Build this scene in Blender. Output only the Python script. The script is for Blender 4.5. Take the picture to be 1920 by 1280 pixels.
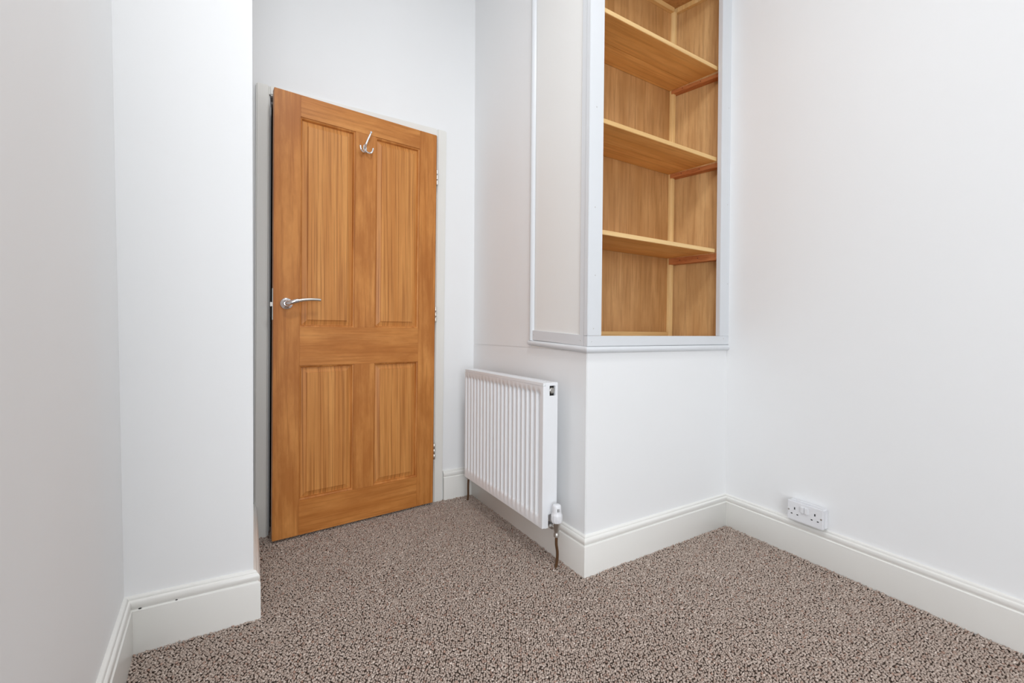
import bpy, bmesh, math, random
import numpy as np
from mathutils import Vector, Matrix
random.seed(4); np.random.seed(4)
scn = bpy.context.scene
for o in list(bpy.data.objects): bpy.data.objects.remove(o)
COL = scn.collection

# ------------------------------------------------------------------ camera
F_PX, YAW, PITCH, ROLL, HC = 813.958, 0.5426, 0.0221, 0.0070, 0.9401
cam_d = bpy.data.cameras.new('camera'); cam = bpy.data.objects.new('camera', cam_d); COL.objects.link(cam)
cam_d.sensor_fit = 'HORIZONTAL'; cam_d.sensor_width = 36; cam_d.lens = F_PX/1920*36; cam_d.clip_start = 0.02
f0 = Vector((math.sin(YAW), math.cos(YAW), 0)); r0 = Vector((math.cos(YAW), -math.sin(YAW), 0)); u0 = Vector((0,0,1))
fw = f0*math.cos(PITCH) - u0*math.sin(PITCH); up = f0*math.sin(PITCH) + u0*math.cos(PITCH)
X = r0*math.cos(ROLL) + up*math.sin(ROLL); Y = -r0*math.sin(ROLL) + up*math.cos(ROLL); Z = -fw
cam.matrix_world = Matrix(((X.x,Y.x,Z.x,0),(X.y,Y.y,Z.y,0),(X.z,Y.z,Z.z,HC),(0,0,0,1)))
scn.camera = cam

# ------------------------------------------------------------------ world, lights, exposure
w = bpy.data.worlds.new('World'); scn.world = w; w.use_nodes = True
w.node_tree.nodes['Background'].inputs[0].default_value = (0.80,0.90,1.0,1)
w.node_tree.nodes['Background'].inputs[1].default_value = 1.0
vs = scn.view_settings; vs.view_transform = 'Standard'; vs.look = 'None'; vs.exposure = 0.07; vs.gamma = 1; vs.use_curve_mapping = False
YREAR, ZC = -2.3, 3.0
XFAR, YSTEP = -2.1, 0.62                 # the room widens to the left just outside the frame
WIN = (-1.85, 0.45, 0.10, 2.35)          # unseen window added behind the camera, sized to light the room
def area(name, loc, rot, sx, sy, power, col):
    l = bpy.data.lights.new(name, 'AREA'); l.shape = 'RECTANGLE'; l.size = sx; l.size_y = sy; l.energy = power; l.color = col
    o = bpy.data.objects.new(name, l); COL.objects.link(o); o.location = loc; o.rotation_euler = rot
    return o
area('added_window_light', ((WIN[0]+WIN[1])/2, YREAR-0.06, (WIN[2]+WIN[3])/2), (math.radians(90),0,0), 2.26, 2.21, 72, (0.925,0.963,1.0))  # area light filling the added window
LAMP = (0.45, 0.50, ZC-0.075)
lamp = area('added_ceiling_fill', LAMP, (0,0,0), 0.36, 0.36, 15.0, (0.955,0.98,1.0)); lamp.data.shape = 'DISK'  # unseen lamp added above the view to light the room

# ------------------------------------------------------------------ materials
def lin(r,g,b):
    f = lambda c: (c/255/12.92) if c/255 <= .04045 else ((c/255+.055)/1.055)**2.4
    return (f(r),f(g),f(b),1)
def newmat(name):
    m = bpy.data.materials.new(name); m.use_nodes = True
    nt = m.node_tree; b = nt.nodes['Principled BSDF']
    return m, nt, b
def N(nt, t, **kw):
    n = nt.nodes.new(t)
    for k,v in kw.items(): setattr(n,k,v)
    return n
def paint(name, col, rough=0.5, bump=0.08, scale=60, var=0.025, spec=0.4):
    m, nt, b = newmat(name)
    tc = N(nt,'ShaderNodeTexCoord')
    n1 = N(nt,'ShaderNodeTexNoise'); n1.inputs['Scale'].default_value = scale; n1.inputs['Detail'].default_value = 3
    n2 = N(nt,'ShaderNodeTexNoise'); n2.inputs['Scale'].default_value = 2.2; n2.inputs['Detail'].default_value = 3
    nt.links.new(tc.outputs['Object'], n1.inputs['Vector']); nt.links.new(tc.outputs['Object'], n2.inputs['Vector'])
    r = N(nt,'ShaderNodeValToRGB'); r.color_ramp.elements[0].position = .3; r.color_ramp.elements[1].position = .7
    c = np.array(col[:3]); r.color_ramp.elements[0].color = (*(c*(1-var)),1); r.color_ramp.elements[1].color = (*c,1)
    nt.links.new(n2.outputs['Fac'], r.inputs['Fac']); nt.links.new(r.outputs['Color'], b.inputs['Base Color'])
    bp = N(nt,'ShaderNodeBump'); bp.inputs['Strength'].default_value = bump; bp.inputs['Distance'].default_value = .002
    nt.links.new(n1.outputs['Fac'], bp.inputs['Height']); nt.links.new(bp.outputs['Normal'], b.inputs['Normal'])
    b.inputs['Roughness'].default_value = rough; b.inputs['Specular IOR Level'].default_value = spec
    return m
def wood(name, light, mid, dark, axis='z', grain=55, rough=0.42, blotch=0.5, stretch=0.03, spec=0.35, lines=0.5, flat=None):
    m, nt, b = newmat(name)
    tc = N(nt,'ShaderNodeTexCoord'); oi = N(nt,'ShaderNodeObjectInfo')
    off = N(nt,'ShaderNodeVectorMath', operation='SCALE'); off.inputs[0].default_value = (3.1,7.7,5.3)
    sc = N(nt,'ShaderNodeMath', operation='MULTIPLY'); sc.inputs[1].default_value = 9.0
    nt.links.new(oi.outputs['Random'], sc.inputs[0]); nt.links.new(sc.outputs[0], off.inputs['Scale'])
    add = N(nt,'ShaderNodeVectorMath', operation='ADD')
    nt.links.new(tc.outputs['Object'], add.inputs[0]); nt.links.new(off.outputs[0], add.inputs[1])
    s = {'x':(stretch,1,1),'y':(1,stretch,1),'z':(1,1,stretch)}[axis]
    if flat is not None: s = tuple(.05 if i==flat else v for i,v in enumerate(s))
    mp = N(nt,'ShaderNodeMapping'); mp.inputs['Scale'].default_value = s; nt.links.new(add.outputs[0], mp.inputs['Vector'])
    # fine grain lines
    g = N(nt,'ShaderNodeTexNoise'); g.inputs['Scale'].default_value = grain*2.4; g.inputs['Detail'].default_value = 4; g.inputs['Roughness'].default_value=.6
    nt.links.new(mp.outputs[0], g.inputs['Vector'])
    # growth-ring bands
    mp2 = N(nt,'ShaderNodeMapping'); mp2.inputs['Scale'].default_value = tuple(v if v!=stretch else stretch*2.2 for v in s); nt.links.new(add.outputs[0], mp2.inputs['Vector'])
    g2 = N(nt,'ShaderNodeTexNoise'); g2.inputs['Scale'].default_value = grain*.42; g2.inputs['Detail'].default_value = 2; g2.inputs['Distortion'].default_value = .35
    nt.links.new(mp2.outputs[0], g2.inputs['Vector'])
    # stain blotches
    mp3 = N(nt,'ShaderNodeMapping'); mp3.inputs['Scale'].default_value = tuple(v if v!=stretch else .32 for v in s); nt.links.new(add.outputs[0], mp3.inputs['Vector'])
    g3 = N(nt,'ShaderNodeTexNoise'); g3.inputs['Scale'].default_value = 11; g3.inputs['Detail'].default_value = 5; g3.inputs['Roughness'].default_value=.62
    nt.links.new(mp3.outputs[0], g3.inputs['Vector'])
    r1 = N(nt,'ShaderNodeValToRGB'); e = r1.color_ramp.elements
    e[0].position = .30; e[0].color = mid; e[1].position = .66; e[1].color = light
    nt.links.new(g2.outputs['Fac'], r1.inputs['Fac'])
    r2 = N(nt,'ShaderNodeValToRGB'); e = r2.color_ramp.elements
    e[0].position = .36; e[0].color = (1,1,1,1); e[1].position = .53; e[1].color = (0,0,0,1)
    nt.links.new(g.outputs['Fac'], r2.inputs['Fac'])
    m1 = N(nt,'ShaderNodeMath', operation='MULTIPLY'); m1.inputs[1].default_value = lines; nt.links.new(r2.outputs['Color'], m1.inputs[0])
    mx = N(nt,'ShaderNodeMixRGB'); mx.inputs['Color2'].default_value = dark
    nt.links.new(m1.outputs[0], mx.inputs['Fac']); nt.links.new(r1.outputs['Color'], mx.inputs['Color1'])
    r3 = N(nt,'ShaderNodeValToRGB'); e = r3.color_ramp.elements
    e[0].position = .36; e[0].color = (1,1,1,1); e[1].position = .62; e[1].color = (0,0,0,1)
    nt.links.new(g3.outputs['Fac'], r3.inputs['Fac'])
    m3 = N(nt,'ShaderNodeMath', operation='MULTIPLY'); m3.inputs[1].default_value = blotch; nt.links.new(r3.outputs['Color'], m3.inputs[0])
    mx2 = N(nt,'ShaderNodeMixRGB'); mx2.inputs['Color2'].default_value = tuple(np.array(mid)*.45+np.array(dark)*.55)
    nt.links.new(m3.outputs[0], mx2.inputs['Fac']); nt.links.new(mx.outputs[0], mx2.inputs['Color1'])
    nt.links.new(mx2.outputs[0], b.inputs['Base Color'])
    bp = N(nt,'ShaderNodeBump'); bp.inputs['Strength'].default_value = .12; bp.inputs['Distance'].default_value = .001
    nt.links.new(g.outputs['Fac'], bp.inputs['Height']); nt.links.new(bp.outputs['Normal'], b.inputs['Normal'])
    b.inputs['Roughness'].default_value = rough; b.inputs['Specular IOR Level'].default_value = spec
    return m
def metal(name, col, rough):
    m, nt, b = newmat(name)
    b.inputs['Metallic'].default_value = 1; b.inputs['Base Color'].default_value = col
    tc = N(nt,'ShaderNodeTexCoord'); n1 = N(nt,'ShaderNodeTexNoise'); n1.inputs['Scale'].default_value = 90
    nt.links.new(tc.outputs['Object'], n1.inputs['Vector'])
    mr = N(nt,'ShaderNodeMapRange'); mr.inputs['To Min'].default_value = rough*.8; mr.inputs['To Max'].default_value = rough*1.25
    nt.links.new(n1.outputs['Fac'], mr.inputs['Value']); nt.links.new(mr.outputs[0], b.inputs['Roughness'])
    return m
M = {}
M['wall']   = paint('white_emulsion', (0.915,0.915,0.915), .55, .10, 45, .012, .3)
M['ceil']   = paint('ceiling_white', (0.92,0.92,0.92), .8, .05)
M['gloss']  = paint('cream_gloss_skirting', (0.915,0.90,0.86), .28, .05, 30, .02, .5)
M['casing'] = paint('cream_satin_casing', (0.86,0.845,0.80), .35, .08, 40, .03, .45)
M['trim']   = paint('white_gloss_frame', (0.75,0.765,0.785), .35, .10, 50, .015, .45)
M['panel']  = paint('offwhite_board', (0.90,0.89,0.865), .45, .04, 25, .01, .35)
M['rad']    = paint('white_radiator_enamel', (0.90,0.905,0.92), .28, .01, 20, .004, .5)
M['plast']  = paint('white_plastic', (0.84,0.84,0.86), .3, .01, 20, .004, .5)
M['hall']   = paint('hall_shade_paint', (0.03,0.028,0.026), .8, .05)  # near-black colour paints in the shade of the unlit hall
M['slot']   = paint('black_slot', (0.012,0.012,0.014), .6, 0)
M['jamb']   = paint('grey_white_jamb', (0.62,0.61,0.60), .4, .06)
M['rubber'] = paint('dark_recess', (0.03,0.028,0.026), .7, 0)
dl, dm, dd = lin(219,151,82), lin(199,127,60), lin(150,81,27)
M['doorv'] = wood('stained_pine_vertical', dl, dm, dd, 'z', 26, blotch=.75, lines=.45, stretch=.045, flat=1)
M['doorh'] = wood('stained_pine_horizontal', dl, dm, dd, 'x', 26, blotch=.75, lines=.45, stretch=.045, flat=1)
M['doorp'] = wood('stained_pine_panel', lin(224,158,88), lin(203,134,68), lin(146,82,32), 'z', 62, blotch=.26, lines=.6, stretch=.012, flat=1)
pl, pm, pd = lin(212,162,106), lin(190,138,82), lin(146,98,52)
M['plyv'] = wood('varnished_plywood', pl, pm, pd, 'z', 34, rough=.5, blotch=.45, lines=.4, stretch=.05)
M['plye'] = wood('pale_varnished_plywood', lin(226,184,128), lin(206,158,102), lin(160,112,64), 'z', 34, rough=.5, blotch=.5, lines=.4, stretch=.05)
M['shelf'] = wood('pine_shelf_board', lin(248,194,118), lin(230,168,92), lin(182,118,56), 'x', 30, rough=.5, blotch=.4, lines=.35, stretch=.04)
M['edge'] = wood('pale_pine_edge', lin(240,204,146), lin(228,186,124), lin(194,144,84), 'x', 30, rough=.5, blotch=.15, lines=.3, stretch=.03)
M['batz'] = wood('pale_pine_batten', lin(248,214,154), lin(238,196,130), lin(198,148,86), 'z', 40, rough=.55, blotch=.2, lines=.35)
M['batx'] = wood('pale_pine_batten_long', lin(244,206,144), lin(230,186,120), lin(188,138,78), 'x', 40, rough=.55, blotch=.2, lines=.35)
M['red'] = wood('reddish_softwood_cleat', lin(218,146,90), lin(198,120,70), lin(150,82,44), 'y', 36, rough=.5, blotch=.35, lines=.4)
M['chrome'] = metal('polished_chrome', (.82,.83,.85,1), .10)
M['satin']  = metal('satin_steel', (.72,.70,.66,1), .32)
M['nickel'] = metal('dull_nickel', (.52,.50,.47,1), .34)
M['copper'] = paint('tarnished_copper_pipe', (0.13,0.062,0.026), .42, .15, 60, .3, .5)

# ------------------------------------------------------------------ mesh helpers
def link(name, me, mat, parent=None, smooth=False):
    o = bpy.data.objects.new(name, me); COL.objects.link(o)
    for m in (mat if isinstance(mat,(list,tuple)) else [mat]): me.materials.append(m)
    if parent: o.parent = parent
    if smooth:
        for p in me.polygons: p.use_smooth = True
    return o
def obj(name, bm, mat, parent=None, smooth=False, bevel=0, seg=2, warp=None):
    bmesh.ops.recalc_face_normals(bm, faces=bm.faces)
    if bevel:
        es = [e for e in bm.edges if len(e.link_faces)==2 and e.calc_face_angle(0) > .6]
        bmesh.ops.bevel(bm, geom=es, offset=bevel, segments=seg, affect='EDGES', clamp_overlap=True)
    if warp:
        for v in bm.verts: v.co = Vector(warp(*v.co))
    me = bpy.data.meshes.new(name); bm.to_mesh(me); bm.free()
    o = link(name, me, mat, parent, smooth)
    if bevel and not smooth:
        for p in me.polygons: p.use_smooth = True
        me.set_sharp_from_angle(angle=math.radians(40))
    elif smooth: me.set_sharp_from_angle(angle=math.radians(50))
    return o
def hexa(bm, b, t):        # bottom 4 pts, top 4 pts
    v = [bm.verts.new(p) for p in b] + [bm.verts.new(p) for p in t]
    for f in ((3,2,1,0),(4,5,6,7),(0,1,5,4),(1,2,6,5),(2,3,7,6),(3,0,4,7)): bm.faces.new([v[i] for i in f])
    return v
def box(bm, x0,x1,y0,y1,z0,z1):
    return hexa(bm, [(x0,y0,z0),(x1,y0,z0),(x1,y1,z0),(x0,y1,z0)], [(x0,y0,z1),(x1,y0,z1),(x1,y1,z1),(x0,y1,z1)])
def prism(bm, poly, z0, z1):
    a = [bm.verts.new((x,y,z0)) for x,y in poly]; b = [bm.verts.new((x,y,z1)) for x,y in poly]
    n = len(poly); bm.faces.new(a[::-1]); bm.faces.new(b)
    for i in range(n): bm.faces.new((a[i],a[(i+1)%n],b[(i+1)%n],b[i]))
def lathe(bm, prof, origin, axis, seg=24, cap=True):
    axis = Vector(axis).normalized(); origin = Vector(origin)
    a = axis.orthogonal().normalized(); b = axis.cross(a); rings = []
    for r,h in prof:
        rings.append([bm.verts.new(origin+axis*h+(a*math.cos(2*math.pi*i/seg)+b*math.sin(2*math.pi*i/seg))*r) for i in range(seg)])
    for k in range(len(rings)-1):
        for i in range(seg): bm.faces.new((rings[k][i],rings[k][(i+1)%seg],rings[k+1][(i+1)%seg],rings[k+1][i]))
    if cap: bm.faces.new(rings[0][::-1]); bm.faces.new(rings[-1])
def catmull(pts, n=8):
    P = [Vector(p) for p in pts]; P = [2*P[0]-P[1]] + P + [2*P[-1]-P[-2]]; out = []
    for i in range(1,len(P)-2):
        for k in range(n):
            t = k/n; a,b,c,d = P[i-1],P[i],P[i+1],P[i+2]
            out.append(.5*((2*b)+(-a+c)*t+(2*a-5*b+4*c-d)*t*t+(-a+3*b-3*c+d)*t**3))
    out.append(P[-2]); return out
def tube(bm, pts, rad, seg=12, n=8, flat=1.0):
    path = catmull(pts,n) if n>1 else [Vector(p) for p in pts]
    m = len(path); rings = []; up = None
    for i,p in enumerate(path):
        t = (path[min(i+1,m-1)]-path[max(i-1,0)]).normalized()
        if up is None: up = t.orthogonal().normalized()
        up = (up - t*up.dot(t)).normalized(); s = t.cross(up)
        r = rad(i/(m-1)) if callable(rad) else rad
        rings.append([bm.verts.new(p+(up*math.cos(2*math.pi*k/seg)*flat+s*math.sin(2*math.pi*k/seg))*r) for k in range(seg)])
    for k in range(m-1):
        for i in range(seg): bm.faces.new((rings[k][i],rings[k][(i+1)%seg],rings[k+1][(i+1)%seg],rings[k+1][i]))
    bm.faces.new(rings[0][::-1]); bm.faces.new(rings[-1])
def empty(name, loc=(0,0,0), rz=0):
    o = bpy.data.objects.new(name, None); COL.objects.link(o); o.location = loc; o.rotation_euler = (0,0,rz); o.empty_display_size = .05
    return o
def tag(o, label, cat, group=None, kind=None):
    o['label'] = label; o['category'] = cat
    if group: o['group'] = group
    if kind: o['kind'] = kind
    return o
BM = bmesh.new

# ------------------------------------------------------------------ plan of the room (metres)
XR, YC, XC, YB, XL, XL2, YL = 1.9982, 1.2806, 1.1100, 2.2718, -0.3188, 0.0071, 1.6386
XR_near = XR - math.tan(0.0364)*(YC-YREAR)          # right wall runs slightly out of square
XL_near = XL + math.tan(0.0631)*(YL-YSTEP)
xr = lambda z: XR + .016 - .0128*z                  # corners lean a little, as old plaster does
xl = lambda z: XL + .003 - .0062*z
xl2 = lambda z: XL2 - .003 + .0035*z

# ------------------------------------------------------------------ shell
def wallquad(name, a0,a1,t0,t1, nrm, label, th=.12, z0=-.03, z1=ZC):
    bm = BM(); n = Vector(nrm)*th
    A,B = Vector((*a0,z0)),Vector((*a1,z0)); C,D = Vector((*t1,z1)),Vector((*t0,z1))
    hexa(bm, [A,B,B+n,A+n],[D,C,C+n,D+n])
    return tag(obj(name,bm,M['wall']), label,'wall',kind='structure')
wallquad('wall_right',(xr(0),YC),(XR_near,YREAR),(xr(ZC),YC),(XR_near,YREAR),(1,0,0),'long plain white wall on the right above the socket')
wallquad('wall_left',(XL_near,YSTEP),(xl(0),YL),(XL_near,YSTEP),(xl(ZC),YL),(-1,0,0),'plain white wall at the left edge')
wallquad('wall_left_front',(XFAR-.1,YSTEP),(XL_near-.1195,YSTEP),(XFAR-.1,YSTEP),(XL_near-.1195,YSTEP),(0,1,0),'white wall stepping away to the left, outside the view')
wallquad('wall_far_left',(XFAR,YREAR),(XFAR,YSTEP),(XFAR,YREAR),(XFAR,YSTEP),(-1,0,0),'white far side wall left of the camera')
bm = BM(); hexa(bm,[(xl(0)-.25,YL,-.03),(xl2(0),YL,-.03),(xl2(0),YB+.13,-.03),(xl(0)-.25,YB+.13,-.03)],[(xl(ZC)-.25,YL,ZC),(xl2(ZC),YL,ZC),(xl2(ZC),YB+.13,ZC),(xl(ZC)-.25,YB+.13,ZC)])
tag(obj('wall_left_return',bm,M['wall'],bevel=.003), 'short white wall pier projecting left of the wooden door','wall',kind='structure')
# back wall with the doorway
DS = .009; shear = lambda x,y,z: (x+DS*(z-.95),y,z)
DX0, DX1, DZ = 0.058, 0.880, 2.012
bm = BM(); th=.12
hexa(bm,[(-.1,YB,-.03),(DX0-DS*.98,YB,-.03),(DX0-DS*.98,YB+th,-.03),(-.1,YB+th,-.03)],[(-.1,YB,DZ),(DX0+DS*1.06,YB,DZ),(DX0+DS*1.06,YB+th,DZ),(-.1,YB+th,DZ)])
hexa(bm,[(DX1-DS*.98,YB,-.03),(XC+.1,YB,-.03),(XC+.1,YB+th,-.03),(DX1-DS*.98,YB+th,-.03)],[(DX1+DS*1.06,YB,DZ),(XC+.1,YB,DZ),(XC+.1,YB+th,DZ),(DX1+DS*1.06,YB+th,DZ)])
box(bm,-.1,XC+.1,YB,YB+th,DZ,ZC)
tag(obj('wall_back',bm,M['wall']), 'white wall around and above the wooden door','wall',kind='structure')
# boxed-in corner: low block, and the wall above and behind the shelves
YV = 1.672
bm = BM()
hexa(bm,[(XC,YC,-.03),(xr(0)+.02,YC,-.03),(xr(0)+.02,YB+.05,-.03),(XC,YB+.05,-.03)],[(XC,YC,.868),(xr(.868)+.02,YC,.868),(xr(.868)+.02,YB+.05,.868),(XC,YB+.05,.868)])
hexa(bm,[(XC,YV,.868),(xr(.868)+.02,YV,.868),(xr(.868)+.02,YB+.05,.868),(XC,YB+.05,.868)],[(XC,YV,ZC),(xr(ZC)+.02,YV,ZC),(xr(ZC)+.02,YB+.05,ZC),(XC,YB+.05,ZC)])
tag(obj('wall_alcove',bm,M['wall'],bevel=.0025), 'white boxed-in wall block below the open shelves, behind the radiator','wall',kind='structure')
# wall behind the camera with the added window
bm = BM(); y0,y1 = YREAR-.15,YREAR
box(bm,XFAR-.1,WIN[0],y0,y1,-.03,ZC); box(bm,WIN[1],2.4,y0,y1,-.03,ZC); box(bm,WIN[0],WIN[1],y0,y1,-.03,WIN[2]); box(bm,WIN[0],WIN[1],y0,y1,WIN[3],ZC)
tag(obj('wall_rear',bm,M['wall']), 'white wall behind the camera holding the added window','wall',kind='structure')
win = BM()
for a in ((WIN[0],WIN[0]+.05,WIN[2],WIN[3]),(WIN[1]-.05,WIN[1],WIN[2],WIN[3]),(WIN[0]+.05,WIN[1]-.05,WIN[2],WIN[2]+.06),(WIN[0]+.05,WIN[1]-.05,WIN[3]-.05,WIN[3]),(-.72,-.68,WIN[2]+.06,WIN[3]-.05)):
    box(win,a[0],a[1],YREAR-.05,YREAR-.005,a[2],a[3])
tag(obj('unseen_window_1',win,M['trim'],bevel=.004), 'white tall window frame added unseen behind the camera to light the room','window',kind='structure')
bm = BM(); box(bm,XFAR-.2,2.5,YREAR-.16,YB+.2,ZC,ZC+.1); tag(obj('ceiling',bm,M['ceil']),'plain white ceiling above the room','ceiling',kind='structure')
# hall beyond the door: a closed lobby with its shade painted in
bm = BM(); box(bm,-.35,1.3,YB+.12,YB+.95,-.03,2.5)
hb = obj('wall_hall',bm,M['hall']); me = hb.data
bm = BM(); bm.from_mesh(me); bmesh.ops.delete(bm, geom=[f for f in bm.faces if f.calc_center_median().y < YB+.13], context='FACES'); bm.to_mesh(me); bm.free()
tag(hb,'hallway painted near black for shade, seen through the gap beside the door','wall',kind='structure')

# ------------------------------------------------------------------ ceiling lamp (added out of view to light the room)
lt = tag(empty('added_ceiling_light',(LAMP[0],LAMP[1],ZC)),'round white flush ceiling light added out of view to light the room','lamp')
bm = BM(); lathe(bm,[(.20,0),(.21,-.012),(.21,-.05),(.195,-.06),(.185,-.06),(.185,-.035)],(0,0,0),(0,0,1),40,False); obj('added_lamp_body',bm,M['plast'],lt,True)
bm = BM(); lathe(bm,[(.185,-.034),(.184,-.030)],(0,0,0),(0,0,1),40,True); obj('added_reflector',bm,M['plast'],lt)

# ------------------------------------------------------------------ carpet
fl_poly = [(XFAR,YREAR),(XFAR,YSTEP),(XL_near,YSTEP),(XL,YL),(XL2,YL),(XL2,YB+.12),(XC+.02,YB+.12),(XC,YC),(XR,YC),(XR_near,YREAR)]
def carpet_base():
    m, nt, b = newmat('brown_carpet_backing')
    tc = N(nt,'ShaderNodeTexCoord'); v = N(nt,'ShaderNodeTexVoronoi'); v.inputs['Scale'].default_value = 165
    nt.links.new(tc.outputs['Object'], v.inputs['Vector'])
    r = N(nt,'ShaderNodeValToRGB'); r.color_ramp.elements[0].color = (.20,.15,.12,1); r.color_ramp.elements[1].color = (.11,.08,.062,1); r.color_ramp.elements[1].position=.7  # darker towards cell edges: shade between tufts put into the colour
    nt.links.new(v.outputs['Distance'], r.inputs['Fac']); nt.links.new(r.outputs['Color'], b.inputs['Base Color'])
    bp = N(nt,'ShaderNodeBump'); bp.inputs['Strength'].default_value = .9; bp.inputs['Distance'].default_value=.006; bp.invert=True
    nt.links.new(v.outputs['Distance'], bp.inputs['Height']); nt.links.new(bp.outputs['Normal'], b.inputs['Normal'])
    b.inputs['Roughness'].default_value = .95; b.inputs['Specular IOR Level'].default_value = .1
    return m
bm = BM(); prism(bm,[(XFAR-.1,YREAR-.1),(XFAR-.1,YSTEP+.1),(-.5,YSTEP+.1),(-.5,YB+.9),(1.4,YB+.9),(1.4,YB),(2.2,YB),(2.2,YREAR-.1)],-.06,-.007)
floor = tag(obj('floor',bm,carpet_base()),'brown beige loop pile carpet floor','floor',kind='structure')
def pile():
    m, nt, b = newmat('beige_brown_loop_pile')
    at = N(nt,'ShaderNodeAttribute'); at.attribute_name = 'tuft'
    r = N(nt,'ShaderNodeValToRGB'); e = r.color_ramp.elements
    e[0].position=0; e[0].color=lin(150,128,116); e[1].position=1; e[1].color=lin(232,216,204)
    k = r.color_ramp.elements.new(.30); k.color = lin(184,166,154)
    k = r.color_ramp.elements.new(.72); k.color = lin(204,187,175)
    k = r.color_ramp.elements.new(.04); k.color = lin(182,148,132)
    nt.links.new(at.outputs['Fac'], r.inputs['Fac']); nt.links.new(r.outputs['Color'], b.inputs['Base Color'])
    b.inputs['Roughness'].default_value = .95; b.inputs['Specular IOR Level'].default_value = .08
    return m
def inside(x,y,poly):
    c = np.zeros(len(x),bool); n=len(poly); j=n-1
    for i in range(n):
        xi,yi=poly[i]; xj,yj=poly[j]
        if yi!=yj: c ^= ((yi>y)!=(yj>y)) & (x < (xj-xi)*(y-yi)/(yj-yi)+xi)
        j=i
    return c
sp = .0074
gx,gy = np.meshgrid(np.arange(-.35,2.05,sp), np.arange(-.3,2.36,sp*.87)); gx[1::2]+=sp/2
x = (gx+np.random.uniform(-.3,.3,gx.shape)*sp).ravel(); y = (gy+np.random.uniform(-.3,.3,gy.shape)*sp).ravel()
keep = inside(x,y,fl_poly) & (x*math.sin(YAW)+y*math.cos(YAW) > .62)
x,y = x[keep],y[keep]; n = len(x)
oct_v = np.array([(1,0,0),(0,1,0),(-1,0,0),(0,-1,0),(0,0,1),(0,0,-1)],float)
oct_f = np.array([(0,1,4),(1,2,4),(2,3,4),(3,0,4),(1,0,5),(2,1,5),(3,2,5),(0,3,5)])
ang = np.random.uniform(0,2*np.pi,n); sx = np.random.uniform(.0040,.0060,n); sy = np.random.uniform(.0028,.0040,n); sz = np.random.uniform(.0036,.0050,n)
tl = np.random.normal(0,.45,(n,2)); zc = -.0040+np.random.normal(0,.0010,n)
ed = np.full(n,9.)                                  # pile stands a little proud and ragged where it meets the skirting
for i in range(1,len(fl_poly)-1):
    ax,ay = fl_poly[i]; bx,by = fl_poly[i+1]; L2 = (bx-ax)**2+(by-ay)**2
    t = np.clip(((x-ax)*(bx-ax)+(y-ay)*(by-ay))/L2,0,1); ed = np.minimum(ed,np.hypot(x-ax-t*(bx-ax),y-ay-t*(by-ay)))
lump = .5+.5*np.sin(x*61+np.sin(y*47)*2)*np.sin(y*53+np.sin(x*39)*2)
zc = zc + np.where(ed<.030, lump*np.random.uniform(0,.0050,n), 0)
V = oct_v[None]*np.stack([sx,sy,sz],1)[:,None,:]
ca,sa = np.cos(ang)[:,None],np.sin(ang)[:,None]
vx = V[:,:,0]*ca-V[:,:,1]*sa; vy = V[:,:,0]*sa+V[:,:,1]*ca; vz = V[:,:,2]
vx,vy,vz = vx+tl[:,:1]*vz, vy+tl[:,1:]*vz, vz - tl[:,:1]*vx*.5 - tl[:,1:]*vy*.5
P3 = np.stack([vx+x[:,None],vy+y[:,None],vz+zc[:,None]],2).reshape(-1,3)
Fi = (oct_f[None]+(np.arange(n)*6)[:,None,None]).reshape(-1)
me = bpy.data.meshes.new('carpet_pile')
me.vertices.add(n*6); me.vertices.foreach_set('co',P3.ravel().astype(np.float32))
me.loops.add(n*24); me.loops.foreach_set('vertex_index',Fi.astype(np.int32))
me.polygons.add(n*8); me.polygons.foreach_set('loop_start',np.arange(0,n*24,3,dtype=np.int32)); me.polygons.foreach_set('loop_total',np.full(n*8,3,dtype=np.int32))
me.polygons.foreach_set('use_smooth',np.ones(n*8,bool))
me.update(calc_edges=True)
tv = np.clip(np.random.normal(.5,.20,n),0,1); rr = np.random.rand(n)<.008; tv[rr]=.04
a = me.attributes.new('tuft','FLOAT','POINT'); a.data.foreach_set('value',np.repeat(tv,6).astype(np.float32))
po = link('carpet_pile',me,pile(),floor); po['kind']='stuff'

# ------------------------------------------------------------------ skirting boards
SK = [(.020,0),(.020,.755),(.0188,.778),(.0142,.786),(.0130,.796),(.0148,.812),(.0172,.840),(.0180,.875),(.0168,.910),(.0140,.938),(.0118,.948),(.0104,.950),(.0106,.958),(.0092,.978),(.0060,.992),(0,1.0)]
def mitre(pts,i,side):
    p = Vector(pts[i]).to_2d()
    def nrm(a,b):
        d=(Vector(b)-Vector(a)).to_2d().normalized(); return Vector((d.y,-d.x))*side
    if i==0: return nrm(pts[0],pts[1])
    if i==len(pts)-1: return nrm(pts[-2],pts[-1])
    a,b = nrm(pts[i-1],pts[i]),nrm(pts[i],pts[i+1]); s=a+b
    return s/(s.dot(a))
def sweep(bm, p0,m0,h0,z0, p1,m1,h1,z1, prof, back=-.004, sub=1):
    full = [(back,prof[0][1])]+prof+[(back,prof[-1][1])]
    rings=[]
    for k in range(sub+1):
        t=k/sub; p=Vector(p0).lerp(Vector(p1),t); mm=Vector(m0).lerp(Vector(m1),t); h=h0+(h1-h0)*t; z=z0+(z1-z0)*t
        rings.append([bm.verts.new((p.x+mm.x*o, p.y+mm.y*o, z+h*hh)) for o,hh in full])
    L=len(full)
    for k in range(sub):
        for i in range(L): bm.faces.new((rings[k][i],rings[k][(i+1)%L],rings[k+1][(i+1)%L],rings[k+1][i]))
    bm.faces.new(rings[0][::-1]); bm.faces.new(rings[-1])
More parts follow.
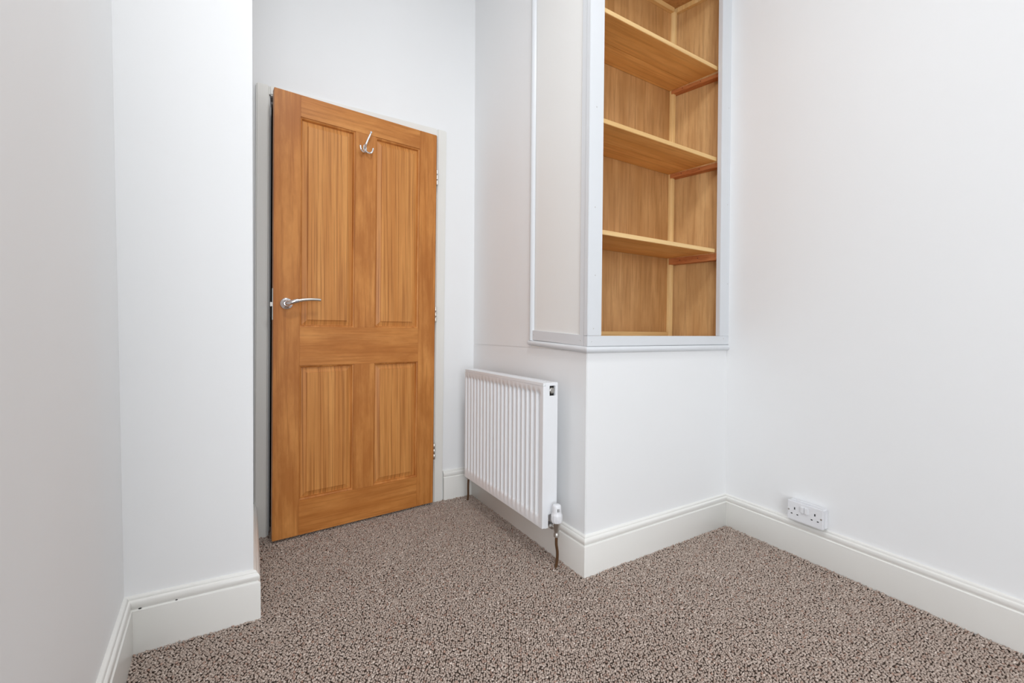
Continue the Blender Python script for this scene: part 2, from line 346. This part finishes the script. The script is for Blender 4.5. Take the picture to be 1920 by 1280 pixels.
def skirt(pts, hs, names, side, lo=-.012):
    for i in range(len(pts)-1):
        if not names[i]: continue
        bm=BM(); sweep(bm,pts[i],mitre(pts,i,side),hs[i]-lo,lo,pts[i+1],mitre(pts,i+1,side),hs[i+1]-lo,lo,SK)
        tag(obj(names[i][0],bm,M['gloss'],smooth=True),names[i][1],'skirting',kind='structure')
skirt([(XL_near,YSTEP),(xl(.1),YL),(xl2(.1),YL),(xl2(.1),YB)],[.163,.164,.157,.157],
      [('baseboard_left','cream skirting along the plain left wall'),('baseboard_left_return','cream skirting around the short wall pier left of the door'),('baseboard_left_side','cream skirting on the hidden side of the wall pier')],1)
skirt([(.9205,YB),(XC,YB),(XC,YC),(xr(.1),YC),(XR_near,YREAR)],[.160,.157,.1535,.149,.147],
      [('baseboard_back','short cream skirting between door casing and radiator'),('baseboard_alcove_side','cream skirting under the radiator'),('baseboard_alcove_front','cream skirting below the open shelves'),('baseboard_right','long white skirting below the double socket')],1)

# ------------------------------------------------------------------ door casing and lining
cs = tag(empty('trim_1',(0,0,0)),'cream painted casing around the wooden door','door casing',kind='structure')
ZH = 2.040
def cas(name,x0,x1,z0,z1):
    bm=BM(); box(bm,x0,x1,YB-.018,YB+.002,z0,z1); return obj(name,bm,M['casing'],cs,bevel=.005,seg=3,warp=shear)
cas('casing_post',.018,.070,-.008,ZH); cas('casing_post',.868,.9215,-.008,ZH); cas('casing_head',.0702,.8678,1.996,ZH)
ln = tag(empty('trim_2',(0,0,0)),'pale door lining inside the door opening','door frame',kind='structure')
for nm,a in (('jamb',(.055,.0745,YB-.002,YB+.125,-.03,2.0)),('jamb',(.861,.880,YB-.002,YB+.125,-.03,2.0)),('head_jamb',(.0745,.861,YB-.002,YB+.125,1.995,2.015)),
             ('door_stop',(.0745,.0800,YB+.040,YB+.072,-.03,1.9945)),('door_stop',(.849,.861,YB+.040,YB+.072,-.03,1.9945)),('door_stop_head',(.0800,.849,YB+.040,YB+.072,1.982,1.9945))):
    bm=BM(); box(bm,*a); obj(nm,bm,M['jamb'],ln,bevel=.0015,warp=shear)

# ------------------------------------------------------------------ the door (local x runs from latch edge -W to hinge edge 0)
W=.7716; TH=.040
door = tag(empty('door_1',(.854,2.2272,0),.0872),'orange-brown stained pine four-panel door standing slightly ajar','door',kind='structure')
dsh = lambda x,y,z:(x+DS*(z-.95),y,z)
def dpart(nm,x0,x1,z0,z1,mat,y0=0,y1=TH,bv=.0012):
    bm=BM(); box(bm,x0,x1,y0,y1,z0,z1); return obj(nm,bm,mat,door,bevel=bv,warp=dsh)
ST=.0955; U1,U2=.3265,.4260; US=.6660
Z0,Z1,Z2,Z3,Z4,Z5=.010,.168,.780,.956,1.895,1.991
dpart('stile',-W,-US,Z0,Z5,M['doorv']); dpart('stile',-ST,0,Z0,Z5,M['doorv'])
dpart('bottom_rail',-US,-ST,Z0,Z1,M['doorh']); dpart('lock_rail',-US,-ST,Z2,Z3,M['doorh']); dpart('top_rail',-US,-ST,Z4,Z5,M['doorh'])
dpart('muntin',-U2,-U1,Z1,Z2,M['doorv']); dpart('muntin',-U2,-U1,Z3,Z4,M['doorv'])
def rings(bm, x0,x1,z0,z1, prof, close=True, mirror=False):
    R=[]
    for ins,dep in prof:
        yy = TH-dep if mirror else dep
        R.append([bm.verts.new(p) for p in ((x0+ins,yy,z0+ins),(x1-ins,yy,z0+ins),(x1-ins,yy,z1-ins),(x0+ins,yy,z1-ins))])
    for k in range(len(R)-1):
        for i in range(4): bm.faces.new((R[k][i],R[k][(i+1)%4],R[k+1][(i+1)%4],R[k+1][i]))
    if close: bm.faces.new(R[-1])
    return R
for (xa,xb) in ((-US,-U2),(-U1,-ST)):
    for (za,zb) in ((Z1,Z2),(Z3,Z4)):
        bm=BM()
        for mir in (False,True): rings(bm,xa,xb,za,zb,[(.004,.0168),(.012,.0168),(.0315,.0108),(.0323,.0062),(.0335,.0056)],True,mir)
        pn=obj('panel',bm,M['doorp'],door,warp=dsh)
        bm=BM()
        for mir in (False,True): rings(bm,xa,xb,za,zb,[(-.0005,.0008),(.0006,.0044),(.0022,.0048),(.0045,.0058),(.0070,.0085),(.0086,.0128),(.0090,.0171)],False,mir)
        obj('moulding',bm,M['doorv'],pn,warp=dsh)
# door handle
hd = empty('door_handle',(-.7195,0,1.058)); hd.parent=door; hd['label']='chrome lever handle on round rose'
bm=BM(); lathe(bm,[(.0255,0),(.0262,.003),(.0255,.0065),(.0225,.0088),(.0155,.0098),(.0135,.0130),(.0118,.020)],(0,0,0),(0,-1,0),40); obj('rose',bm,M['chrome'],hd,True)
bm=BM(); tube(bm,[(0,-.012,0),(0,-.034,.000),(.008,-.045,.002),(.024,-.050,.008),(.040,-.050,.0125)],lambda t:.0098+.0012*t,16,8); obj('neck',bm,M['chrome'],hd,True)
bm=BM(); tube(bm,[(.036,-.050,.0112),(.060,-.050,.0165),(.090,-.0495,.0200),(.118,-.0485,.0205),(.132,-.048,.0198)],lambda t:.0080-.0016*t,16,8); obj('lever_grip',bm,M['satin'],hd,True)
bm=BM(); box(bm,-W-.0016,-W+.0005,.008,.032,.985,1.125); box(bm,-W-.010,-W,.013,.027,1.045,1.063); obj('latch_plate',bm,M['nickel'],door,bevel=.001,warp=dsh)['label']='dull steel latch plate and bolt'
for zc in (1.768,1.030,.289):
    hg=empty('hinge',(DS*(zc-.95)+.003,-.004,zc)); hg.parent=door; hg['label']='chrome butt hinge'
    for i in range(3):
        a=-.0425+i*.0285; bm=BM(); lathe(bm,[(.0048,a),(.0058,a+.001),(.0058,a+.0265),(.0048,a+.0275)],(0,0,0),(0,0,1),14); obj('knuckle',bm,M['satin'],hg,True)
    bm=BM(); box(bm,-.0018,.0012,.002,.030,-.0425,.0425); obj('hinge_leaf',bm,M['satin'],hg)

# ------------------------------------------------------------------ coat hook on the door
ca_,sa_=math.cos(.0872),math.sin(.0872)
hx=-.3825+DS*(1.835-.95)
ck=tag(empty('coat_hook',(.854+ca_*hx,2.2272+sa_*hx,1.831),.0872),'small chrome triple coat hook screwed high on the wooden door','hook')
bm=BM(); lathe(bm,[(.0110,0),(.0115,.002),(.0100,.004)],(0,0,-.004),(0,-1,0),24)
bmesh.ops.scale(bm,vec=(.85,1,1.75),verts=bm.verts); obj('back_plate',bm,M['satin'],ck,True)
bm=BM(); tube(bm,[(0,-.003,-.004),(.002,-.012,.010),(.008,-.021,.030),(.015,-.030,.050),(.018,-.035,.060)],lambda t:.0056-.0010*t,12,6); obj('upper_prong',bm,M['chrome'],ck,True)
bm=BM(); lathe(bm,[(.001,-.0062),(.0042,-.005),(.0062,-.001),(.0060,.002),(.004,.005),(.001,.0062)],(.0187,-.036,.0625),(.3,-.3,.8),16); obj('knob',bm,M['chrome'],ck,True)
for sgn in (-1,1):
    bm=BM(); tube(bm,[(sgn*.002,-.003,-.014),(sgn*.009,-.014,-.028),(sgn*.018,-.023,-.032),(sgn*.026,-.028,-.026),(sgn*.030,-.030,-.013)],lambda t:.0050-.0010*t,12,6); obj('lower_prong',bm,M['chrome'],ck,True)
    bm=BM(); lathe(bm,[(.0008,-.0048),(.0036,-.0034),(.0048,0),(.0036,.0034),(.0008,.0048)],(sgn*.0303,-.030,-.011),(0,0,1),14); obj('knob',bm,M['chrome'],ck,True)
bm=BM(); lathe(bm,[(.0032,0),(.0030,.0014),(.0016,.002)],(0,-.0035,.009),(0,-1,0),12); obj('screw',bm,M['nickel'],ck,True)

# ------------------------------------------------------------------ built-in shelved cupboard
cb=tag(empty('built_in_shelves',(0,0,0)),'white framed built-in cupboard with open wooden shelves above the low wall','cupboard')
fl = lambda x,z: (x-XC)/(XR-XC)*(.016-.0128*z)     # lean of the frame towards the corner
cw = lambda x,y,z:(x+fl(x,z),y,z)
def cpart(nm,a,mat,bv=.0015,parent=None,warp=cw,label=None):
    bm=BM(); box(bm,*a); o=obj(nm,bm,mat,parent or cb,bevel=bv,warp=warp)
    if label: o['label']=label
    return o
ZT=2.66
FY0,FY1=YC-.010,YC+.012
stl=cpart('frame_stile',(XC-.008,1.1735,FY0,FY1,.9275,ZT),M['trim'])
str_=cpart('frame_stile',(1.9265,XR+.004,FY0,FY1,.9275,ZT),M['trim'])
rl=cpart('frame_rail',(XC-.008,XR+.004,FY0,FY1,.8865,.9270),M['trim'])
cpart('frame_rail',(1.174,1.926,FY0,FY1,2.615,ZT),M['trim'])
cpart('head_panel',(XC,XR,YC,YC+.015,ZT,ZC),M['panel'])
def nail(p,axis,par,r=.0028):
    bm=BM(); lathe(bm,[(r,0),(r*.9,.0006)],p,axis,10); obj('nail_head',bm,M['jamb'],par)
for x,z in ((1.123,.905),(1.96,.915)): nail((x,FY0,z),(0,-1,0),rl)
for x,z in ((1.132,.955),(1.138,1.16),(1.134,1.42),(1.137,1.80)): nail((x,FY0,z),(0,-1,0),stl)
for x,z in ((1.985,1.18),(1.982,2.02),(1.979,1.56)): nail((x+fl(x,z),FY0,z),(0,-1,0),str_)
# side facing the door
bm=BM(); box(bm,XC+.001,XC+.014,YC+.03,YV,.868,ZC); obj('side_panel',bm,M['panel'],cb)['label']='flat off-white board side of the cupboard'
bm=BM(); box(bm,XC-.006,XC+.012,FY1,YC+.040,.9275,ZC); obj('side_stile',bm,M['trim'],cb,bevel=.0015)
bm=BM(); hexa(bm,[(XC-.007,FY1,.8865),(XC+.012,FY1,.8865),(XC+.012,1.655,.9045),(XC-.007,1.655,.9045)],[(XC-.007,FY1,.9285),(XC+.012,FY1,.9285),(XC+.012,1.655,.949),(XC-.007,1.655,.949)])
sr=obj('side_rail',bm,M['trim'],cb,bevel=.0015)
for y_,z_ in ((1.640,.928),(1.312,.909)): nail((XC-.007,y_,z_),(-1,0,0),sr)
# half-round beads: two under the frame, mitred at the corner, one upright on the side
HB=[(0,0)]+[(.016*math.sin(math.pi*k/10)**.8, .5-.5*math.cos(math.pi*k/10)) for k in range(1,10)]+[(0,1)]
pts=[(XC,1.678),(XC,YC),(XR+.006,YC)]
for i,(z0,z1,h0,h1,nm) in enumerate(((.8800,.8600,.0235,.0265,'side_bead'),(.8600,.8570,.0265,.0285,'front_bead'))):
    bm=BM(); sweep(bm,pts[i],mitre(pts,i,1),h0,z0,pts[i+1],mitre(pts,i+1,1),h1,z1,HB); obj(nm,bm,M['trim'],cb,smooth=True)
bm=BM(); nr=8
R=[]
for z in (.902,ZC):
    R.append([bm.verts.new((XC-.014*math.sin(math.pi*k/nr)**.8, 1.645+.033*k/nr, z)) for k in range(nr+1)])
for k in range(nr): bm.faces.new((R[0][k],R[0][k+1],R[1][k+1],R[1][k]))
bm.faces.new(R[0]); bm.faces.new(R[1]); obj('upright_bead',bm,M['trim'],cb,smooth=True)
# carcass
YN=1.545
def cprism(nm,poly,z0,z1,mat,bv=0,parent=None,label=None):
    bm=BM(); prism(bm,poly,z0,z1); o=obj(nm,bm,mat,parent or cb,bevel=bv)
    if label: o['label']=label
    return o
PB,PF=(1.915,YN),(1.985,YC+.014)
cprism('back_panel',[(1.13,YN),(1.93,YN),(1.93,YN+.009),(1.13,YN+.009)],.90,2.63,M['plyv'],label='varnished plywood back')
cprism('end_panel',[PB,PF,(PF[0]+.009,PF[1]),(PB[0]+.009,PB[1])],.90,2.63,M['plye'],label='varnished plywood end')
cprism('end_panel',[(1.13,YC+.014),(1.139,YC+.014),(1.139,YN),(1.13,YN)],.90,2.63,M['plyv'])
cprism('top_panel',[(1.13,YC+.014),PF,PB,(1.13,YN)],2.622,2.630,M['plyv'])
cprism('bottom_panel',[(1.13,YC+.014),PF,PB,(1.13,YN)],.900,.916,M['plyv'])
cprism('corner_batten',[(1.881,YN),(1.881,YN-.010),(1.889,YN-.020),(1.906,YN-.020),(1.915,YN)],.916,2.600,M['batz'],.001,label='pale pine corner batten')
cprism('bottom_batten',[(1.139,YN-.012),(1.881,YN-.012),(1.881,YN),(1.139,YN)],.916,.9455,M['batx'],.001)
cprism('top_batten',[(1.139,YN-.018),(1.890,YN-.018),(1.890,YN),(1.139,YN)],2.598,2.622,M['batx'],.001,label='pale pine top batten')
dv=(Vector(PF)-Vector(PB)).normalized(); nv=Vector((dv.y,-dv.x));
if nv.x>0: nv=-nv
def along(p,t,o): 
    q=Vector(p)+dv*t+nv*o; return (q.x,q.y)
L=(Vector(PF)-Vector(PB)).length
cprism('top_batten',[along(PB,.004,0),along(PB,.004,.020),along(PF,0,.020),along(PF,0,0)],2.598,2.622,M['batz'],.001)
for zs,hh,ww,front in ((2.1980,.018,.036,0),(1.7680,.022,.036,.002),(1.3300,.033,.036,.004)):
    cprism('shelf_cleat',[along(PB,.001,0),along(PB,.001,ww),along(PF,-.004,ww),along(PF,-.004,0)],zs-hh,zs-.0005,M['red'],.001,label='reddish softwood cleat under a shelf')
    c2=[along(PB,.06,ww+.0004),along(PB,.15,ww+.0004)]
    for cx,cy in c2:
        bm=BM(); lathe(bm,[(.0022,0),(.0020,.0006)],(cx,cy,zs-hh*.45),(nv.x,nv.y,0),8); obj('screw_head',bm,M['rubber'],cb)
    YS=YC+.020; ym=YS+.135
    a1=along(PF,-.010,.030); xr_f=1.930-front; xr_b=1.884
    xm=xr_f+(xr_b-xr_f)*(.135/(YN-YS))
    bm=BM(); prism(bm,[(1.14,YS),(xr_f,YS),(xm,ym),(1.14,ym)],zs,zs+.0185)
    s=obj('shelf',bm,[M['shelf'],M['edge']],cb,bevel=.0012); s['label']='pine shelf board with pale front edge'
    for p in s.data.polygons:
        if p.normal.y<-.9: p.material_index=1
    cprism('rear_board',[(1.14,ym+.0012),(xm,ym+.0012),(xr_b,YN-.001),(1.14,YN-.001)],zs+.0006,zs+.0185,M['shelf'],.001,parent=s)

# ------------------------------------------------------------------ radiator (faces -x)
RX0,RX1=.990,1.062; RY0,RY1=1.402,2.128; RZ0,RZ1=.158,.736
rad=tag(empty('radiator',(0,0,0)),'white fluted panel radiator under the cupboard side, beside the door','radiator')
bm=BM()
ny=[RY0+.002, RY0+.012]; NF=20; ya,yb=RY0+.016,RY1-.004; pitch=(yb-ya)/NF
prof=[]
for i in range(NF):
    c=ya+(i+.5)*pitch
    prof += [(c-pitch*.38,0),(c-pitch*.20,1),(c+pitch*.20,1),(c+pitch*.38,0)]
ycol=[(RY0-.0015,0),(RY0+.010,0)]+prof+[(RY1-.006,0),(RY1+.0015,0)]
zrow=[(RZ0-.001,0),(RZ0+.034,0),(RZ0+.041,.55),(RZ0+.051,1),(RZ1-.050,1),(RZ1-.039,.6),(RZ1-.032,0),(RZ1-.0105,0)]
G=[[bm.verts.new((RX0+.0110*d*fz,yy,zz)) for yy,d in ycol] for zz,fz in zrow]
for r in range(len(zrow)-1):
    for c in range(len(ycol)-1): bm.faces.new((G[r][c],G[r][c+1],G[r+1][c+1],G[r+1][c]))
# folded edge round the pressed panel
edge=[G[0][c] for c in range(len(ycol))]+[G[r][-1] for r in range(1,len(zrow))]+[G[-1][c] for c in range(len(ycol)-2,-1,-1)]+[G[r][0] for r in range(len(zrow)-2,0,-1)]
bk=[bm.verts.new((RX0+.013,v.co.y,v.co.z)) for v in edge]
for i in range(len(edge)): j=(i+1)%len(edge); bm.faces.new((edge[i],edge[j],bk[j],bk[i]))
fp=obj('fluted_front_panel',bm,M['rad'],rad,smooth=True)
bm=BM(); box(bm,RX1-.012,RX1-.002,RY0+.004,RY1-.004,RZ0+.006,RZ1-.010); obj('back_panel',bm,M['rad'],rad,bevel=.002)
# ribbed convector fins between the panels
for i in range(24):
    c=RY0+.03+i*(RY1-RY0-.06)/23; bm=BM(); box(bm,RX0+.016,RX1-.013,c-.0008,c+.0008,RZ0+.03,RZ1-.04); obj('convector_fin',bm,M['rad'],rad)
# top grille: frame and slots
bm=BM(); tz=RZ1
box(bm,RX0+.001,RX0+.012,RY0,RY1,tz-.010,tz+.002); box(bm,RX1-.010,RX1,RY0,RY1,tz-.010,tz+.002)
box(bm,RX0+.012,RX1-.010,RY0,RY0+.02,tz-.006,tz+.002); box(bm,RX0+.012,RX1-.010,RY1-.02,RY1,tz-.006,tz+.002)
k=RY0+.032
while k<RY1-.03: box(bm,RX0+.012,RX1-.010,k,k+.0085,tz-.005,tz+.001); k+=.0150
box(bm,RX0+.034,RX0+.039,RY0+.02,RY1-.02,tz-.006,tz-.001)
obj('top_grille',bm,M['rad'],rad,bevel=.0008)
# end covers, the near one with its plug opening
def endcover(yv,sgn):
    bm=BM(); zcut=RZ1-.040; xa,xb=RX0+.0125,RX1; t=.0014
    hx0,hx1,hz0,hz1=RX0+.032,RX0+.060,RZ1-.050,RZ1-.010
    if sgn<0:
        box(bm,xa,xb,yv,yv+t,RZ0+.05,hz0); box(bm,xa,hx0,yv,yv+t,hz0,RZ1); box(bm,hx1,xb,yv,yv+t,hz0,RZ1); box(bm,hx0,hx1,yv,yv+t,hz1,RZ1)
        box(bm,xa,RX0+.030,yv,yv+t,RZ0-.004,RZ0+.05)
    else: box(bm,xa,xb,yv-t,yv,RZ0,RZ1)
    return obj('end_cover',bm,M['rad'],rad)
endcover(RY0-.0005,-1); endcover(RY1+.0005,1)
px_,pz_=RX0+.046,RZ1-.030
bm=BM(); box(bm,RX0+.030,RX0+.062,RY0+.010,RY0+.014,RZ1-.055,RZ1-.008); obj('plug_recess',bm,M['rubber'],rad)
bm=BM(); lathe(bm,[(.0125,0),(.0125,.007),(.011,.009),(.006,.0095)],(px_,RY0+.010,pz_),(0,-1,0),20); obj('blanking_plug',bm,M['nickel'],rad,True)['label']='dull nickel blanking plug'
# thermostatic valve
vx,vy=1.036,1.366
tv_=empty('thermostatic_valve',(vx,vy,0)); tv_.parent=rad; tv_['label']='white thermostatic valve head on a chrome body'
bm=BM(); lathe(bm,[(.0150,.187),(.0200,.189),(.0216,.195),(.0220,.214),(.0210,.221),(.0188,.2245),(.0181,.230),(.0175,.249),(.0160,.2555),(.0120,.2585),(.002,.259)],(0,0,0),(0,0,1),28); obj('valve_head',bm,M['plast'],tv_,True)
for i in range(14):
    a=2*math.pi*i/14; bm=BM(); c=Vector((math.cos(a),math.sin(a),0)); lathe(bm,[(.0010,.196),(.0014,.199),(.0014,.214),(.0008,.219)],c*.0214,(0,0,1),8); obj('grip_rib',bm,M['plast'],tv_,True)
for k,a in enumerate((-2.0,-1.78,-1.56)):
    c=Vector((math.cos(a),math.sin(a),0)); s=Vector((-c.y,c.x,0)); bm=BM()
    p=c*.0182; w_=(.0013,.0008,.0008)[k]
    hexa(bm,[p-s*w_+Vector((0,0,.234)),p+s*w_+Vector((0,0,.234)),p+s*w_-c*.003+Vector((0,0,.234)),p-s*w_-c*.003+Vector((0,0,.234))],[p-s*w_-c*.0006+Vector((0,0,.246)),p+s*w_-c*.0006+Vector((0,0,.246)),p+s*w_-c*.003+Vector((0,0,.246)),p-s*w_-c*.003+Vector((0,0,.246))]); obj('window_mark',bm,M['rubber'],tv_)
bm=BM(); lathe(bm,[(.0085,.128),(.0110,.130),(.0110,.142),(.0085,.146),(.0095,.152),(.0120,.160),(.0125,.172),(.0150,.176),(.0155,.188),(.013,.190)],(0,0,0),(0,0,1),20); obj('valve_body',bm,M['nickel'],tv_,True)
bm=BM(); lathe(bm,[(.0085,0),(.0085,.016),(.0135,.018),(.0135,.030),(.0095,.032),(.0095,.050)],(0,.004,.163),(0,1,0),18); obj('union_nut',bm,M['nickel'],tv_,True)
bm=BM(); tube(bm,[(vx,vy,.135),(vx+.001,vy+.002,.10),(vx+.008,vy+.004,.065),(vx+.010,vy+.008,.03),(vx+.006,vy+.012,-.01)],.0058,12,8); obj('pipe',bm,M['copper'],rad,True)['label']='tarnished copper pipe into the carpet'
lx_,ly_=1.034,2.172
bm=BM(); lathe(bm,[(.0085,.122),(.011,.124),(.011,.136),(.0095,.142),(.012,.150),(.012,.170),(.009,.176),(.009,.196),(.004,.199)],(lx_,ly_,0),(0,0,1),18); lathe(bm,[(.0085,0),(.0085,.016),(.0125,.018),(.0125,.03),(.009,.032),(.009,.06)],(lx_,ly_-.004,.160),(0,-1,0),16); obj('lockshield_valve',bm,M['nickel'],rad,True)
bm=BM(); tube(bm,[(lx_,ly_,.13),(lx_-.001,ly_+.002,.08),(lx_+.004,ly_+.012,.03),(lx_+.004,ly_+.020,-.01)],.0058,12,8); obj('pipe',bm,M['copper'],rad,True)
# wall brackets
for yy in (RY0+.12,RY1-.12):
    bm=BM(); box(bm,RX1-.003,XC,yy-.015,yy+.015,.25,.65); obj('bracket',bm,M['rad'],rad)

# ------------------------------------------------------------------ double socket on the right wall (local x along the wall towards camera, y out of wall)
th_=math.atan2(XR_near-xr(.2),YREAR-YC)                     # direction of the wall towards the camera
du=Vector((XR_near-xr(.2),YREAR-YC,0)).normalized(); sy=.8950; tt=(YC-sy)/(YC-YREAR); sx_=xr(.2)+(XR_near-xr(.2))*tt
sk=tag(empty('double_socket',(sx_,sy,.1945),math.atan2(du.y,du.x)),'white double wall socket mounted just above the right skirting','socket')
# local +x = towards camera, local -y = into the room
SW,SH=.0705,.0415
def rbox(bm,x0,x1,y0,y1,z0,z1): box(bm,x0,x1,y0,y1,z0,z1)
bm=BM(); rbox(bm,-SW+.001,SW-.001,-.026,.001,-SH+.001,SH-.001); obj('back_box',bm,M['plast'],sk,bevel=.004,seg=3)
bm=BM(); rbox(bm,-SW,SW,-.0375,-.0268,-SH,SH); obj('face_plate',bm,M['plast'],sk,bevel=.004,seg=4)
FYs=-.0376
for s in (-1,1):
    bm=BM(); rbox(bm,s*.0072-.0064,s*.0072+.0064,FYs-.0062,FYs+.002,.003,.027); obj('rocker_switch',bm,M['plast'],sk,bevel=.0010)
    c=s*.0390
    for a in ((c-.0022,c+.0022,.006,.0155),(c-.0115-.0034,c-.0115+.0034,-.0145,-.0105),(c+.0115-.0034,c+.0115+.0034,-.0145,-.0105)):
        bm=BM(); rbox(bm,a[0],a[1],FYs-.0002,FYs+.006,a[2],a[3]); obj('pin_slot',bm,M['slot'],sk)
    bm=BM(); lathe(bm,[(.0034,0),(.0034,.0006)],(s*.0625,FYs,.001),(0,-1,0),14); obj('screw',bm,M['nickel'],sk)

# ------------------------------------------------------------------ chipped paint in the groove of the left skirting
ret = bpy.data.objects['baseboard_left_return']
for (px, pz, r) in ((-.2793,.1280,.0024),(-.1946,.1265,.0018)):
    bm = BM(); lathe(bm, [(r,0),(r*.7,.0012)], (px, YL-.0142, pz), (0,-1,.25), 10)
    for v in bm.verts: v.co.x = px+(v.co.x-px)*1.7
    obj('paint_chip', bm, M['rubber'], ret)
